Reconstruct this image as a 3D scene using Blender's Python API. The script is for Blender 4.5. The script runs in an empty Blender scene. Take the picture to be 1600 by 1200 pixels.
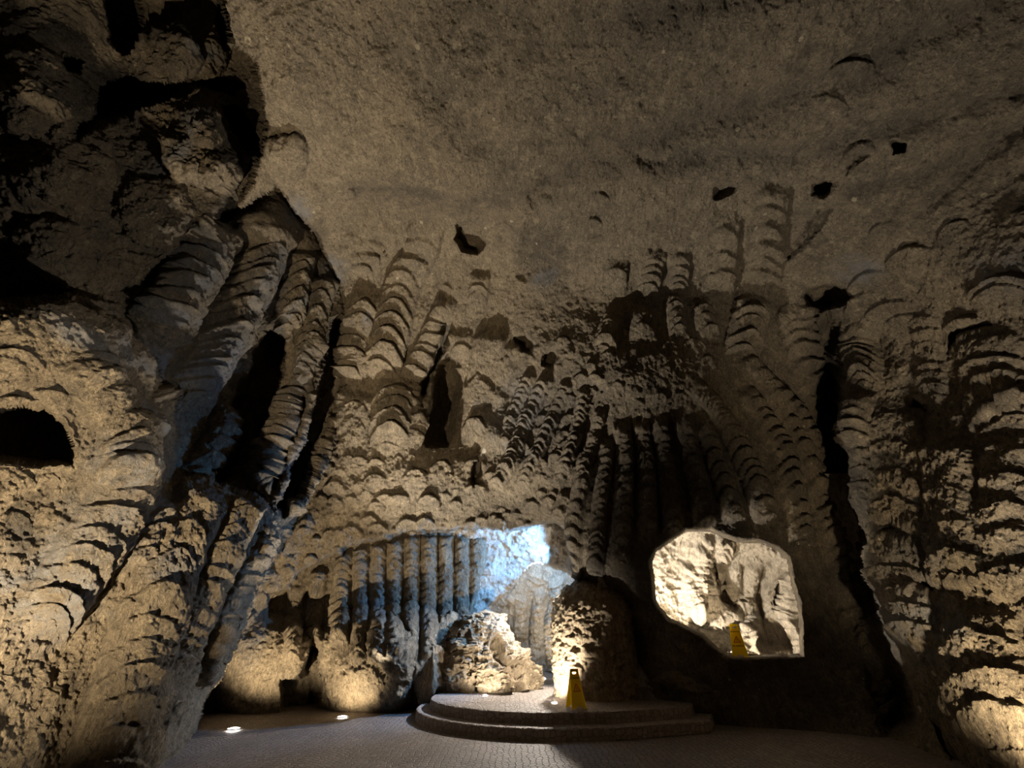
import bpy, bmesh, math, random
import numpy as np
from mathutils import Vector, Matrix

random.seed(7)
rng = np.random.default_rng(11)
SC = bpy.context.scene
COL = SC.collection

# ------------------------------------------------------------------ camera
EYE = Vector((0.0, 0.0, 1.7))
PITCH = math.radians(30.0)
FOC = 650.0                                   # focal length in pixels of the 1600 wide frame
cam_d = bpy.data.cameras.new('camera'); cam = bpy.data.objects.new('camera', cam_d); COL.objects.link(cam)
cam.location = EYE
cam.rotation_euler = (math.radians(90) + PITCH, 0, 0)
cam_d.sensor_width = 36.0; cam_d.lens = 36.0 * FOC / 1600.0
cam_d.clip_start = 0.05; cam_d.clip_end = 200
SC.camera = cam

# ------------------------------------------------------------------ colour management, world
SC.view_settings.view_transform = 'Standard'
SC.view_settings.look = 'None'
SC.view_settings.gamma = 1.0
SC.view_settings.use_curve_mapping = False
SC.view_settings.exposure = 0.45
w = bpy.data.worlds.new('cave_air'); SC.world = w; w.use_nodes = True
w.node_tree.nodes['Background'].inputs[0].default_value = (1.0, 0.92, 0.8, 1)
w.node_tree.nodes['Background'].inputs[1].default_value = 0.003

CP, SP = math.cos(PITCH), math.sin(PITCH)
def ray(px, py):
    a = (px - 800.0) / FOC; b = (600.0 - py) / FOC
    return Vector((a, CP - b * SP, SP + b * CP))
def at(px, py, mode, v):
    """point seen in direction (px,py) lying on the plane x=v / y=v / z=v"""
    d = ray(px, py); i = 'xyz'.index(mode)
    return EYE + d * ((v - EYE[i]) / d[i])

WARM = (1.0, 0.80, 0.53); NEUT = (1.0, 0.91, 0.78); COOL = (0.17, 0.46, 1.0)
def spot(name, loc, target, watts, col=WARM, cone=110, blend=0.6, radius=0.06):
    l = bpy.data.lights.new(name, 'SPOT'); l.energy = watts; l.color = col
    l.spot_size = math.radians(cone); l.spot_blend = blend; l.shadow_soft_size = radius
    o = bpy.data.objects.new(name, l); COL.objects.link(o); o.location = loc
    o.rotation_euler = (Vector(target) - Vector(loc)).to_track_quat('-Z', 'Y').to_euler()
    return o
def point(name, loc, watts, col=WARM, radius=0.08):
    l = bpy.data.lights.new(name, 'POINT'); l.energy = watts; l.color = col; l.shadow_soft_size = radius
    o = bpy.data.objects.new(name, l); COL.objects.link(o); o.location = loc
    return o

# floor uplights out of the frame (lamps of the show cave, and one added fill), aimed at walls and vault
spot('uplight_left_near', (-4.1, 3.1, 0.12), (-5.9, 5.0, 4.4), 1900, WARM, 120, 0.9)
spot('uplight_left_vault', (-3.0, 10.2, 0.12), (-1.0, 6.2, 9.6), 3300, NEUT, 95, 0.9)
spot('uplight_right_foot', (5.3, 5.6, 0.12), (7.0, 6.6, 2.2), 520, WARM, 100, 0.9)
spot('uplight_right_vault', (5.0, 4.4, 0.12), (7.2, 4.6, 6.0), 620, NEUT, 80, 0.9)
spot('fill_upper_left', (3.4, 4.2, 0.12), (-6.2, 3.0, 7.4), 1000, NEUT, 58, 0.9)  # added fill for the dark upper left, not a lamp of the cave

# ------------------------------------------------------------------ materials
def nmat(name):
    m = bpy.data.materials.new(name); m.use_nodes = True
    nt = m.node_tree; b = nt.nodes['Principled BSDF']
    return m, nt, b
def N(nt, typ, **kw):
    n = nt.nodes.new(typ)
    for k, v in kw.items(): setattr(n, k, v)
    return n
def mixc(nt, fac, a, b):
    n = N(nt, 'ShaderNodeMix', data_type='RGBA')
    for sock, v in ((0, fac), (6, a), (7, b)):
        if hasattr(v, 'links'): nt.links.new(v, n.inputs[sock])
        elif isinstance(v, (int, float)): n.inputs[sock].default_value = v
        else: n.inputs[sock].default_value = (*v, 1)
    return n.outputs[2]
def noise(nt, vec, scale, detail=6, rough=0.6, dist=0.0):
    n = N(nt, 'ShaderNodeTexNoise'); nt.links.new(vec, n.inputs['Vector'])
    n.inputs['Scale'].default_value = scale; n.inputs['Detail'].default_value = detail
    n.inputs['Roughness'].default_value = rough; n.inputs['Distortion'].default_value = dist
    return n.outputs['Fac']
def ramp(nt, fac, stops):
    r = N(nt, 'ShaderNodeValToRGB'); nt.links.new(fac, r.inputs[0])
    e = r.color_ramp.elements
    while len(e) < len(stops): e.new(0.5)
    for k, (p, c) in enumerate(stops):
        e[k].position = p; e[k].color = (c, c, c, 1) if isinstance(c, (int, float)) else (*c, 1)
    return r.outputs[0]
def mathn(nt, op, a, b=0.0):
    n = N(nt, 'ShaderNodeMath', operation=op)
    for i, v in enumerate((a, b)):
        if hasattr(v, 'links'): nt.links.new(v, n.inputs[i])
        else: n.inputs[i].default_value = v
    return n.outputs[0]

def rock_material(name, base, dark, light, bump=0.02, stretch=(1, 1, 0.35), specks=0.5, mineral=True, rough=0.9):
    m, nt, b = nmat(name)
    geo = N(nt, 'ShaderNodeNewGeometry')
    mp = N(nt, 'ShaderNodeMapping'); nt.links.new(geo.outputs['Position'], mp.inputs['Vector'])
    mp.inputs['Scale'].default_value = stretch; mp.inputs['Rotation'].default_value = (0.15, 0.3, 0.0)
    P = geo.outputs['Position']
    big = noise(nt, P, 0.7, 6, 0.6)
    mid = noise(nt, mp.outputs[0], 5.0, 8, 0.7, 0.5)
    mp2 = N(nt, 'ShaderNodeMapping'); nt.links.new(P, mp2.inputs['Vector']); mp2.inputs['Scale'].default_value = (2.0, 0.65, 0.65); mp2.inputs['Rotation'].default_value = (0, 0, 0.25)
    streak = noise(nt, mp2.outputs[0], 9.0, 7, 0.8, 0.6)
    fine = noise(nt, mp.outputs[0], 30.0, 6, 0.75, 0.8)
    c = mixc(nt, ramp(nt, big, [(0.38, 0.0), (0.62, 1.0)]), base, dark)
    c = mixc(nt, ramp(nt, mid, [(0.50, 0.0), (0.66, 0.9)]), c, light)
    c = mixc(nt, ramp(nt, fine, [(0.54, 0.0), (0.66, 0.7)]), c, tuple(min(x * 1.25, 1) for x in light))
    c = mixc(nt, ramp(nt, streak, [(0.56, 0.0), (0.68, 0.75)]), c, tuple(min(x * 1.35, 1) for x in light))
    c = mixc(nt, ramp(nt, streak, [(0.34, 0.85), (0.46, 0.0)]), c, tuple(x * 0.4 for x in dark))
    c = mixc(nt, ramp(nt, fine, [(0.33, 0.85), (0.48, 0.0)]), c, tuple(x * 0.35 for x in dark))
    c = mixc(nt, ramp(nt, noise(nt, P, 2.3, 8, 0.75), [(0.52, 0.0), (0.68, 0.75)]), c, tuple(x * 0.45 for x in dark))
    if mineral:
        at_ = N(nt, 'ShaderNodeAttribute', attribute_name='mineral')
        brk = noise(nt, P, 3.0, 8, 0.7)
        f = mathn(nt, 'MULTIPLY', at_.outputs['Fac'], ramp(nt, brk, [(0.36, 0.0), (0.58, 1.0)]))
        c = mixc(nt, f, c, (0.25, 0.25, 0.255))
        a2 = N(nt, 'ShaderNodeAttribute', attribute_name='shade_tint')
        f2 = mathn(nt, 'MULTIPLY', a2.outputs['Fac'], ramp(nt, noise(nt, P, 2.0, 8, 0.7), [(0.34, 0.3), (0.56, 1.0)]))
        c = mixc(nt, f2, c, (0.045, 0.042, 0.040))  # dark tint painted where shade lies on the rock
    if specks > 0:                                # pale pebbles set in the rock
        v = N(nt, 'ShaderNodeTexVoronoi'); nt.links.new(P, v.inputs['Vector']); v.inputs['Scale'].default_value = 3.2
        sz = mathn(nt, 'MULTIPLY', N(nt, 'ShaderNodeSeparateColor').outputs[0], 1.0)
        sep = nt.nodes[-1] if False else None
        sc_ = N(nt, 'ShaderNodeSeparateColor'); nt.links.new(v.outputs['Color'], sc_.inputs[0])
        thr = mathn(nt, 'MULTIPLY', mathn(nt, 'POWER', sc_.outputs[0], 5.0), 0.34 * specks)
        f = mathn(nt, 'LESS_THAN', v.outputs['Distance'], thr)
        c = mixc(nt, mathn(nt, 'MULTIPLY', f, 0.8), c, (0.55, 0.47, 0.33))
    nt.links.new(c, b.inputs['Base Color'])
    b.inputs['Roughness'].default_value = rough; b.inputs['Specular IOR Level'].default_value = 0.25
    h = mathn(nt, 'ADD', mathn(nt, 'MULTIPLY', fine, 0.6), mathn(nt, 'ADD', mid, mathn(nt, 'MULTIPLY', streak, 0.8)))
    h = mathn(nt, 'ADD', h, mathn(nt, 'MULTIPLY', noise(nt, P, 18.0, 6, 0.75, 0.8), 0.7))
    bp = N(nt, 'ShaderNodeBump'); bp.inputs['Strength'].default_value = 1.0; bp.inputs['Distance'].default_value = bump
    nt.links.new(h, bp.inputs['Height']); nt.links.new(bp.outputs[0], b.inputs['Normal'])
    return m

ROCK = rock_material('rock', (0.30, 0.24, 0.165), (0.20, 0.165, 0.12), (0.41, 0.335, 0.225), bump=0.10)
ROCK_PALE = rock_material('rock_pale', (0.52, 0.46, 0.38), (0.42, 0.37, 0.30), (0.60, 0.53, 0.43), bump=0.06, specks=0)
ROCK_BLOCK = rock_material('rock_block', (0.40, 0.31, 0.20), (0.27, 0.20, 0.13), (0.50, 0.40, 0.26), bump=0.06, specks=0, mineral=False)

def paving(name, c0, c1, joint, W=2.4, k=0.5):
    m, nt, b = nmat(name)
    tc = N(nt, 'ShaderNodeNewGeometry'); s = N(nt, 'ShaderNodeSeparateXYZ'); nt.links.new(tc.outputs['Position'], s.inputs[0])
    fx = mathn(nt, 'SUBTRACT', mathn(nt, 'FRACT', mathn(nt, 'DIVIDE', s.outputs[0], W)), 0.5)
    arc = mathn(nt, 'MULTIPLY', mathn(nt, 'MULTIPLY', fx, fx), k * W * 2)
    yy = mathn(nt, 'ADD', s.outputs[1], arc)
    cx = N(nt, 'ShaderNodeCombineXYZ'); nt.links.new(s.outputs[0], cx.inputs[0]); nt.links.new(yy, cx.inputs[1]); nt.links.new(s.outputs[2], cx.inputs[2])
    wob = N(nt, 'ShaderNodeTexNoise'); wob.inputs['Scale'].default_value = 4.0; nt.links.new(tc.outputs['Position'], wob.inputs['Vector'])
    add = N(nt, 'ShaderNodeMixRGB', blend_type='ADD'); add.inputs[0].default_value = 0.05
    nt.links.new(cx.outputs[0], add.inputs[1]); nt.links.new(wob.outputs['Color'], add.inputs[2])
    v = N(nt, 'ShaderNodeTexVoronoi', feature='DISTANCE_TO_EDGE'); v.inputs['Scale'].default_value = 10.5; v.inputs['Randomness'].default_value = 0.55
    nt.links.new(add.outputs[0], v.inputs['Vector'])
    vc = N(nt, 'ShaderNodeTexVoronoi'); vc.inputs['Scale'].default_value = 10.5; vc.inputs['Randomness'].default_value = 0.55
    nt.links.new(add.outputs[0], vc.inputs['Vector'])
    sc_ = N(nt, 'ShaderNodeSeparateColor'); nt.links.new(vc.outputs['Color'], sc_.inputs[0])
    c = mixc(nt, sc_.outputs[0], c0, c1)
    edge = ramp(nt, v.outputs['Distance'], [(0.0, 0.0), (0.09, 1.0)])
    c = mixc(nt, edge, joint, c)
    c = mixc(nt, ramp(nt, noise(nt, tc.outputs['Position'], 1.2, 6, 0.6), [(0.4, 0.0), (0.7, 0.5)]), c, tuple(x * 0.55 for x in c0))
    nt.links.new(c, b.inputs['Base Color']); b.inputs['Roughness'].default_value = 0.62
    h = mathn(nt, 'ADD', edge, mathn(nt, 'MULTIPLY', noise(nt, tc.outputs['Position'], 60, 5, 0.6), 0.5))
    bp = N(nt, 'ShaderNodeBump'); bp.inputs['Distance'].default_value = 0.012; nt.links.new(h, bp.inputs['Height']); nt.links.new(bp.outputs[0], b.inputs['Normal'])
    return m
PAVE = paving('sett_paving', (0.17, 0.14, 0.125), (0.25, 0.21, 0.185), (0.055, 0.045, 0.04))
PAVE_DAIS = paving('dais_paving', (0.27, 0.225, 0.20), (0.36, 0.31, 0.28), (0.16, 0.13, 0.115), 1.6, 0.3)
def flat(name, col, rough=0.5, metal=0.0, emit=None, es=0.0):
    m, nt, b = nmat(name); b.inputs['Base Color'].default_value = (*col, 1)
    b.inputs['Roughness'].default_value = rough; b.inputs['Metallic'].default_value = metal
    if emit: b.inputs['Emission Color'].default_value = (*emit, 1); b.inputs['Emission Strength'].default_value = es
    n = noise(nt, N(nt, 'ShaderNodeTexCoord').outputs['Object'], 40, 3)
    bp = N(nt, 'ShaderNodeBump'); bp.inputs['Distance'].default_value = 0.0008; nt.links.new(n, bp.inputs['Height']); nt.links.new(bp.outputs[0], b.inputs['Normal'])
    return m
YELLOW = flat('yellow_plastic', (0.95, 0.70, 0.01), 0.38)
def translucent(m, k):
    nt = m.node_tree; b = nt.nodes['Principled BSDF']; o = nt.nodes['Material Output']
    t = N(nt, 'ShaderNodeBsdfTranslucent'); t.inputs[0].default_value = (1.0, 0.88, 0.03, 1)
    mx = N(nt, 'ShaderNodeMixShader'); mx.inputs[0].default_value = k
    nt.links.new(b.outputs[0], mx.inputs[1]); nt.links.new(t.outputs[0], mx.inputs[2]); nt.links.new(mx.outputs[0], o.inputs[0])
translucent(YELLOW, 0.35)
RED = flat('red_print', (0.55, 0.06, 0.02), 0.5); INK = flat('dark_print', (0.16, 0.09, 0.02), 0.5)
STEEL = flat('steel_rim', (0.45, 0.44, 0.42), 0.35, 1.0)
LENS = flat('lamp_lens', (0.9, 0.9, 0.88), 0.2, 0, (1.0, 0.95, 0.86), 22.0)

# ------------------------------------------------------------------ numpy noise
def _h(ix, iy, iz):
    n = (ix * 374761393 + iy * 668265263 + iz * 1274126177) & 0xFFFFFFFF
    n = ((n ^ (n >> 13)) * 1274126177) & 0xFFFFFFFF
    return ((n ^ (n >> 16)) & 0xFFFF).astype(np.float32) / 32767.5 - 1.0
def vnoise(P, s, off=0):
    Q = P * s + off; I = np.floor(Q); F = (Q - I).astype(np.float32); I = I.astype(np.int64)
    F = F * F * (3 - 2 * F); r = 0
    for dx in (0, 1):
        wx = F[..., 0] if dx else 1 - F[..., 0]
        for dy in (0, 1):
            wy = F[..., 1] if dy else 1 - F[..., 1]
            for dz in (0, 1):
                wz = F[..., 2] if dz else 1 - F[..., 2]
                r = r + wx * wy * wz * _h(I[..., 0] + dx, I[..., 1] + dy, I[..., 2] + dz)
    return r
def fbm(P, s, octv=4, gain=0.5, off=0, ridged=False):
    a, t, r = 1.0, 0.0, 0
    for o in range(octv):
        n = vnoise(P, s, off + o * 17.3)
        if ridged: n = 1 - 2 * np.abs(n)
        r = r + a * n; t += a; a *= gain; s *= 2.03
    return r / t

# ------------------------------------------------------------------ the cave shell: one surface through points set by image pixels
# every control point below is an image pixel plus a guessed plane or distance; the wall is interpolated through the points
def axis(lo, hi, step, far, n):
    core = np.arange(lo, hi + step, step)
    g = np.geomspace(step * 2, far, n)
    return np.concatenate([lo - g[::-1], core, core[-1] + g]).astype(np.float64)
STEP = 1.4
AU = axis(-30, 1630, STEP, 2600, 46); AV = axis(-30, 1230, STEP, 1900, 40)
U, V = np.meshgrid(AU, AV)
def dirs(U, V):
    a = (U - 800) / FOC; b = (600 - V) / FOC
    return np.stack([a, CP - b * SP, SP + b * CP], -1)
D = dirs(U, V)
def tps(ctrl, U, V, smooth=1e-4):
    X = np.array([(c[0], c[1]) for c in ctrl], float) / 400.0
    t = []
    for px, py, mode, v in ctrl:
        if mode == 't': t.append(v); continue
        d = ray(px, py); i = 'xyz'.index(mode); t.append((v - EYE[i]) / d[i])
    t = np.array(t); assert (t > 0).all(), [c for c, q in zip(ctrl, t) if q <= 0]
    n = len(X); r = np.linalg.norm(X[:, None] - X[None], axis=-1)
    K = r + 0; A = np.zeros((n + 1, n + 1)); A[:n, :n] = -K - np.eye(n) * smooth * 50; A[:n, n] = 1; A[n, :n] = 1
    sol = np.linalg.solve(A, np.concatenate([np.log(t), [0]]))
    Uc = np.clip(U, -260, 1860) / 400; Vc = np.clip(V, -260, 1380) / 400
    out = np.full(U.shape, sol[n])
    for k in range(n):
        out -= sol[k] * np.sqrt((Uc - X[k, 0]) ** 2 + (Vc - X[k, 1]) ** 2 + 0.004)
    return np.exp(out)
def psdf(poly, U, V):
    """signed distance to a polygon, positive inside"""
    P = np.array(poly, float); d = np.full(U.shape, 1e9); ins = np.zeros(U.shape, bool)
    for i in range(len(P)):
        a, b = P[i], P[(i + 1) % len(P)]; e = b - a
        wx, wy = U - a[0], V - a[1]
        t = np.clip((wx * e[0] + wy * e[1]) / (e @ e), 0, 1)
        d = np.minimum(d, (wx - t * e[0]) ** 2 + (wy - t * e[1]) ** 2)
        if a[1] != b[1]:
            c = ((a[1] > V) != (b[1] > V)) & (U < (b[0] - a[0]) * (V - a[1]) / (b[1] - a[1]) + a[0]); ins ^= c
    d = np.sqrt(d); return np.where(ins, d, -d)
def sstep(x): x = np.clip(x, 0, 1); return x * x * (3 - 2 * x)
WARP = np.stack([U / 30.0, V / 30.0, np.zeros_like(U)], -1)
WN = fbm(WARP, 1.0, 4, 0.55)

MAIN = [
 # lower middle, ledge, sloping scalloped band
 (300,1140,'z',0),(440,1108,'z',0),(560,1102,'z',0),(650,1100,'y',11.9),(900,1100,'y',12.4),(930,1010,'y',12.4),(930,940,'y',11.9),(1000,1105,'y',11.2),(1100,1095,'y',10.3),(1200,1105,'y',10.0),(1350,1130,'y',9.4),
 (300,1330,'y',9),(600,1330,'y',11.9),(900,1330,'y',12.4),(1200,1330,'y',10.0),(1500,1330,'x',6.3),
 (350,1000,'y',11.6),(420,900,'y',11.6),(500,835,'y',11.3),(650,815,'y',11.2),(800,805,'y',11.1),(880,830,'y',10.7),
 (520,720,'y',10.4),(640,740,'y',10.5),(740,770,'y',10.8),(560,650,'y',10.3),(640,650,'y',10.3),(700,630,'y',11.0),(760,650,'y',10.7),
 # hanging middle mass
 (860,650,'y',9.7),(800,720,'y',10.2),(900,760,'y',9.8),(860,800,'y',10.6),(940,650,'y',9.1),(1000,650,'y',8.8),(1090,640,'y',8.8),(1000,690,'y',9.6),(1090,690,'y',9.6),(1000,780,'y',9.9),(1100,780,'y',9.8),
 (940,880,'y',10.2),(1010,900,'y',10.3),(1180,640,'y',8.9),(1200,760,'y',9.4),(1240,850,'y',10.0),(1130,820,'y',10.1),(1180,1030,'y',10.2),(1050,1000,'y',10.3),(1250,950,'y',10.2),
 (960,590,'y',8.3),(1070,580,'y',8.1),(880,560,'y',8.7),(1150,570,'y',8.2),(1290,650,'y',10.0),(1300,780,'y',10.6),(1320,950,'y',10.8),(1400,1100,'y',9.6),
 # junction to the vault
 (600,520,'y',9.4),(700,480,'y',9.0),(800,500,'y',9.0),(560,430,'y',8.6),(600,370,'y',7.9),(740,400,'y',8.0),(860,400,'y',7.6),(920,480,'y',8.2),(1040,440,'y',7.5),(1180,430,'y',7.2),(1240,520,'y',8.0),(1350,540,'y',7.9),(1300,400,'z',8.2),
 # vault
 (480,300,'z',9.3),(600,280,'z',9.6),(700,300,'z',9.7),(850,300,'z',9.6),(1000,330,'z',9.4),(1150,330,'z',9.0),(1300,300,'z',8.6),(450,150,'z',9.2),(430,30,'z',9.6),(700,150,'z',10.0),(700,0,'z',10.3),(1000,150,'z',9.8),(1000,0,'z',9.9),(1300,150,'z',9.0),(1300,0,'z',9.3),(1550,0,'z',8.7),(1550,180,'z',8.0),
 (1540,300,'z',7.4),(1580,420,'z',6.0),(1450,420,'z',7.0),(1500,560,'x',7.6),(1400,600,'y',7.4),
 (-200,-200,'z',9.3),(800,-250,'z',10.2),(1850,-200,'z',8.6),(1850,500,'x',7.2),(1850,1200,'x',6.0),(-250,700,'x',-6.2),(-250,1300,'x',-5.6),
 (400,500,'y',8.4),(300,300,'z',9.4),(150,300,'x',-6.4),(100,600,'x',-6.2),(1550,800,'x',7.2),(1480,1000,'x',7.0),(1540,1150,'x',6.2),
]
R = tps(MAIN, U, V)

def patch(R, poly, ctrl, soft=6, warp=5, rnd=0.0, rpx=20, delta=None, top=None):
    s = psdf(poly, U, V) + WN * warp
    m = sstep(s / soft + 0.5)
    if top: m = m * sstep((V - top) / 110.0)
    T = R + delta if delta is not None else tps(ctrl, U, V)
    T = T + rnd * np.exp(-np.maximum(s, 0) / rpx)
    return R * (1 - m) + T * m

# wall under the ledge (set back)
R = patch(R, [(300,1060),(400,960),(470,897),(545,852),(640,829),(740,824),(800,830),(845,835),(850,870),(850,1420),(200,1420),(230,1130)],
   [(330,1110,'z',0),(440,1106,'z',0),(560,1100,'z',0),(650,1100,'y',12.0),(800,1090,'y',12.6),(900,1090,'y',13),(300,1380,'y',10),(600,1380,'y',12),(880,1380,'y',12.5),
    (380,1040,'y',11.8),(430,960,'y',12.2),(500,920,'y',12.5),(500,1000,'y',11.9),(600,860,'y',12.3),(560,1000,'y',12.1),(620,960,'y',12.7),(620,1060,'y',11.5),(700,860,'y',12.5),(700,940,'y',12.9),(720,1000,'y',12.9),(770,850,'y',12.7),(780,930,'y',13.3),(860,840,'y',13),(860,950,'y',14)],
   soft=7, warp=6)
# boxy dark recess low on the left of it
R = patch(R, [(418,930),(438,922),(520,926),(528,985),(480,990),(440,982),(418,980)], None, soft=5, warp=2, delta=0.3)
R = patch(R, [(438,1060),(470,1060),(488,1010),(498,1015),(492,1060),(500,1108),(440,1110)], None, soft=5, warp=3, delta=0.6)
# deep gullies behind the tall dark columns on the left
R = patch(R, [(200,515),(240,440),(330,350),(430,290),(500,370),(530,440),(546,500),(540,610),(515,690),(500,735),(462,806),(428,868),(340,1050),(290,1180),(200,900)],
   [(430,350,'y',7.4),(330,420,'y',6.6),(400,470,'y',7.7),(300,500,'y',6.7),(480,420,'y',8.4),(520,500,'y',8.9),(350,600,'y',8.3),(440,600,'y',9.0),(500,650,'y',9.2),(300,680,'y',8.2),(380,740,'y',9.0),(450,780,'y',9.1),(400,850,'y',9.2),(350,950,'y',9.0),(300,1100,'y',8.4),(240,460,'x',-6.1),(220,700,'x',-6.3)],
   soft=5, warp=6, rnd=0.5, rpx=10)
# near pillar and wall on the left
R = patch(R, [(-900,455),(0,478),(60,462),(110,458),(180,500),(240,560),(262,610),(285,680),(272,745),(330,748),(408,782),(436,826),(415,862),(392,900),(352,990),(318,1080),(292,1160),(272,1200),(240,1300),(200,1500),(-900,1500)],
   [(0,480,'x',-5.6),(110,470,'x',-5.35),(200,530,'x',-5.3),(60,560,'x',-5.5),(0,620,'x',-5.6),(60,680,'x',-5.5),(150,650,'x',-5.35),(230,640,'x',-5.5),(100,760,'x',-5.5),(200,720,'x',-5.1),(260,700,'x',-5.5),
    (280,760,'y',6.9),(340,770,'y',7.2),(400,800,'y',7.9),(350,860,'y',7.2),(400,860,'y',8.0),(250,860,'y',6.6),(150,860,'x',-5.3),(240,960,'y',6.5),(310,960,'y',7.2),(340,1000,'y',7.9),(180,1080,'y',6.3),(250,1080,'y',7.0),(300,1080,'y',7.9),(210,1180,'y',6.7),(270,1180,'y',7.8),(130,1180,'y',6.2),
    (90,1000,'x',-5.4),(0,1000,'x',-5.4),(60,1150,'x',-5.0),(0,850,'x',-5.6),(-250,800,'x',-5.6),(-250,500,'x',-5.7),(-250,1300,'x',-4.9),(60,1350,'x',-4.8),(250,1350,'y',7.8)],
   soft=5, warp=6, rnd=0.45, rpx=14)
# broken cavities high on the left
R = patch(R, [(-700,-700),(345,-700),(350,10),(362,70),(395,100),(412,150),(420,200),(400,262),(360,300),(330,340),(240,420),(205,480),(120,455),(0,470),(-700,455)],
   [(340,60,'t',9.3),(200,60,'t',8.6),(60,60,'t',7.2),(300,150,'t',8.9),(180,130,'t',8.6),(60,200,'t',6.8),(380,200,'t',9.6),(330,250,'t',8.4),(200,250,'t',7.6),(100,330,'t',6.7),(250,330,'t',7.9),(150,430,'t',6.9),(40,430,'t',6.7),(-200,200,'t',6.4),(-200,-200,'t',7.5)],
   soft=10, warp=8)
R = patch(R, [(160,-20),(215,-20),(222,60),(195,85),(172,60)], None, soft=6, warp=5, delta=1.5)
R = patch(R, [(112,208),(140,170),(160,135),(190,122),(235,128),(262,135),(300,118),(340,125),(380,132),(362,146),(300,138),(262,155),(235,166),(190,180),(150,200),(120,216)], None, soft=8, warp=3, delta=1.3)  # recess carved in to give the black of a shadow
R = patch(R, [(345,165),(375,170),(402,215),(408,245),(388,240),(365,205)], None, soft=8, warp=3, delta=1.2)
R = patch(R, [(340,0),(356,20),(360,60),(350,80),(335,30)], None, soft=6, warp=3, delta=1.0)
R = patch(R, [(94,96),(108,90),(128,96),(122,116),(104,114)], None, soft=5, warp=2, delta=0.6)
R = patch(R, [(380,265),(396,240),(402,270),(370,330),(330,370),(315,365),(345,320)], None, soft=6, warp=4, delta=0.9)
# low boulders bulging from the upper left
for cx, cy, rr, h in ((60,150,70,.5),(300,80,60,.6),(250,90,60,.5),(310,230,60,.5),(120,260,70,.3),(330,190,40,.5),(60,270,60,.35),(240,330,60,.3),(80,400,60,.35),(345,270,30,.5),(440,250,40,.35),(420,340,30,.4)):
    q = ((U - cx) ** 2 + (V - cy) ** 2) / rr ** 2; R = R - h * np.sqrt(np.clip(1 - q + 0.25 * WN, 0, 1))
# right wall, nearer than the dark recess beside the window
R = patch(R, [(1303,590),(1318,660),(1330,720),(1340,790),(1352,850),(1372,900),(1392,965),(1412,1020),(1425,1070),(1452,1120),(1500,1215),(1560,1500),(2600,1500),(2600,480),(1300,480)],
   [(1330,620,'y',7.9),(1345,700,'y',8.1),(1360,800,'y',8.3),(1400,900,'y',8.2),(1420,1000,'y',8.1),(1450,1100,'y',8.0),(1500,1190,'y',7.7),(1520,1350,'y',7.5),(1450,620,'y',6.9),(1560,640,'x',7.2),(1450,750,'y',7.0),(1560,760,'x',6.9),(1480,880,'y',7.0),(1580,880,'x',6.7),(1500,980,'y',7.0),(1590,1000,'x',6.4),(1540,1100,'y',6.9),(1600,1150,'x',6.1),(1850,600,'x',7.2),(1850,1100,'x',5.9),(1700,1350,'x',5.6)],
   soft=6, warp=8, rnd=0.5, rpx=16, top=520)
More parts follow.
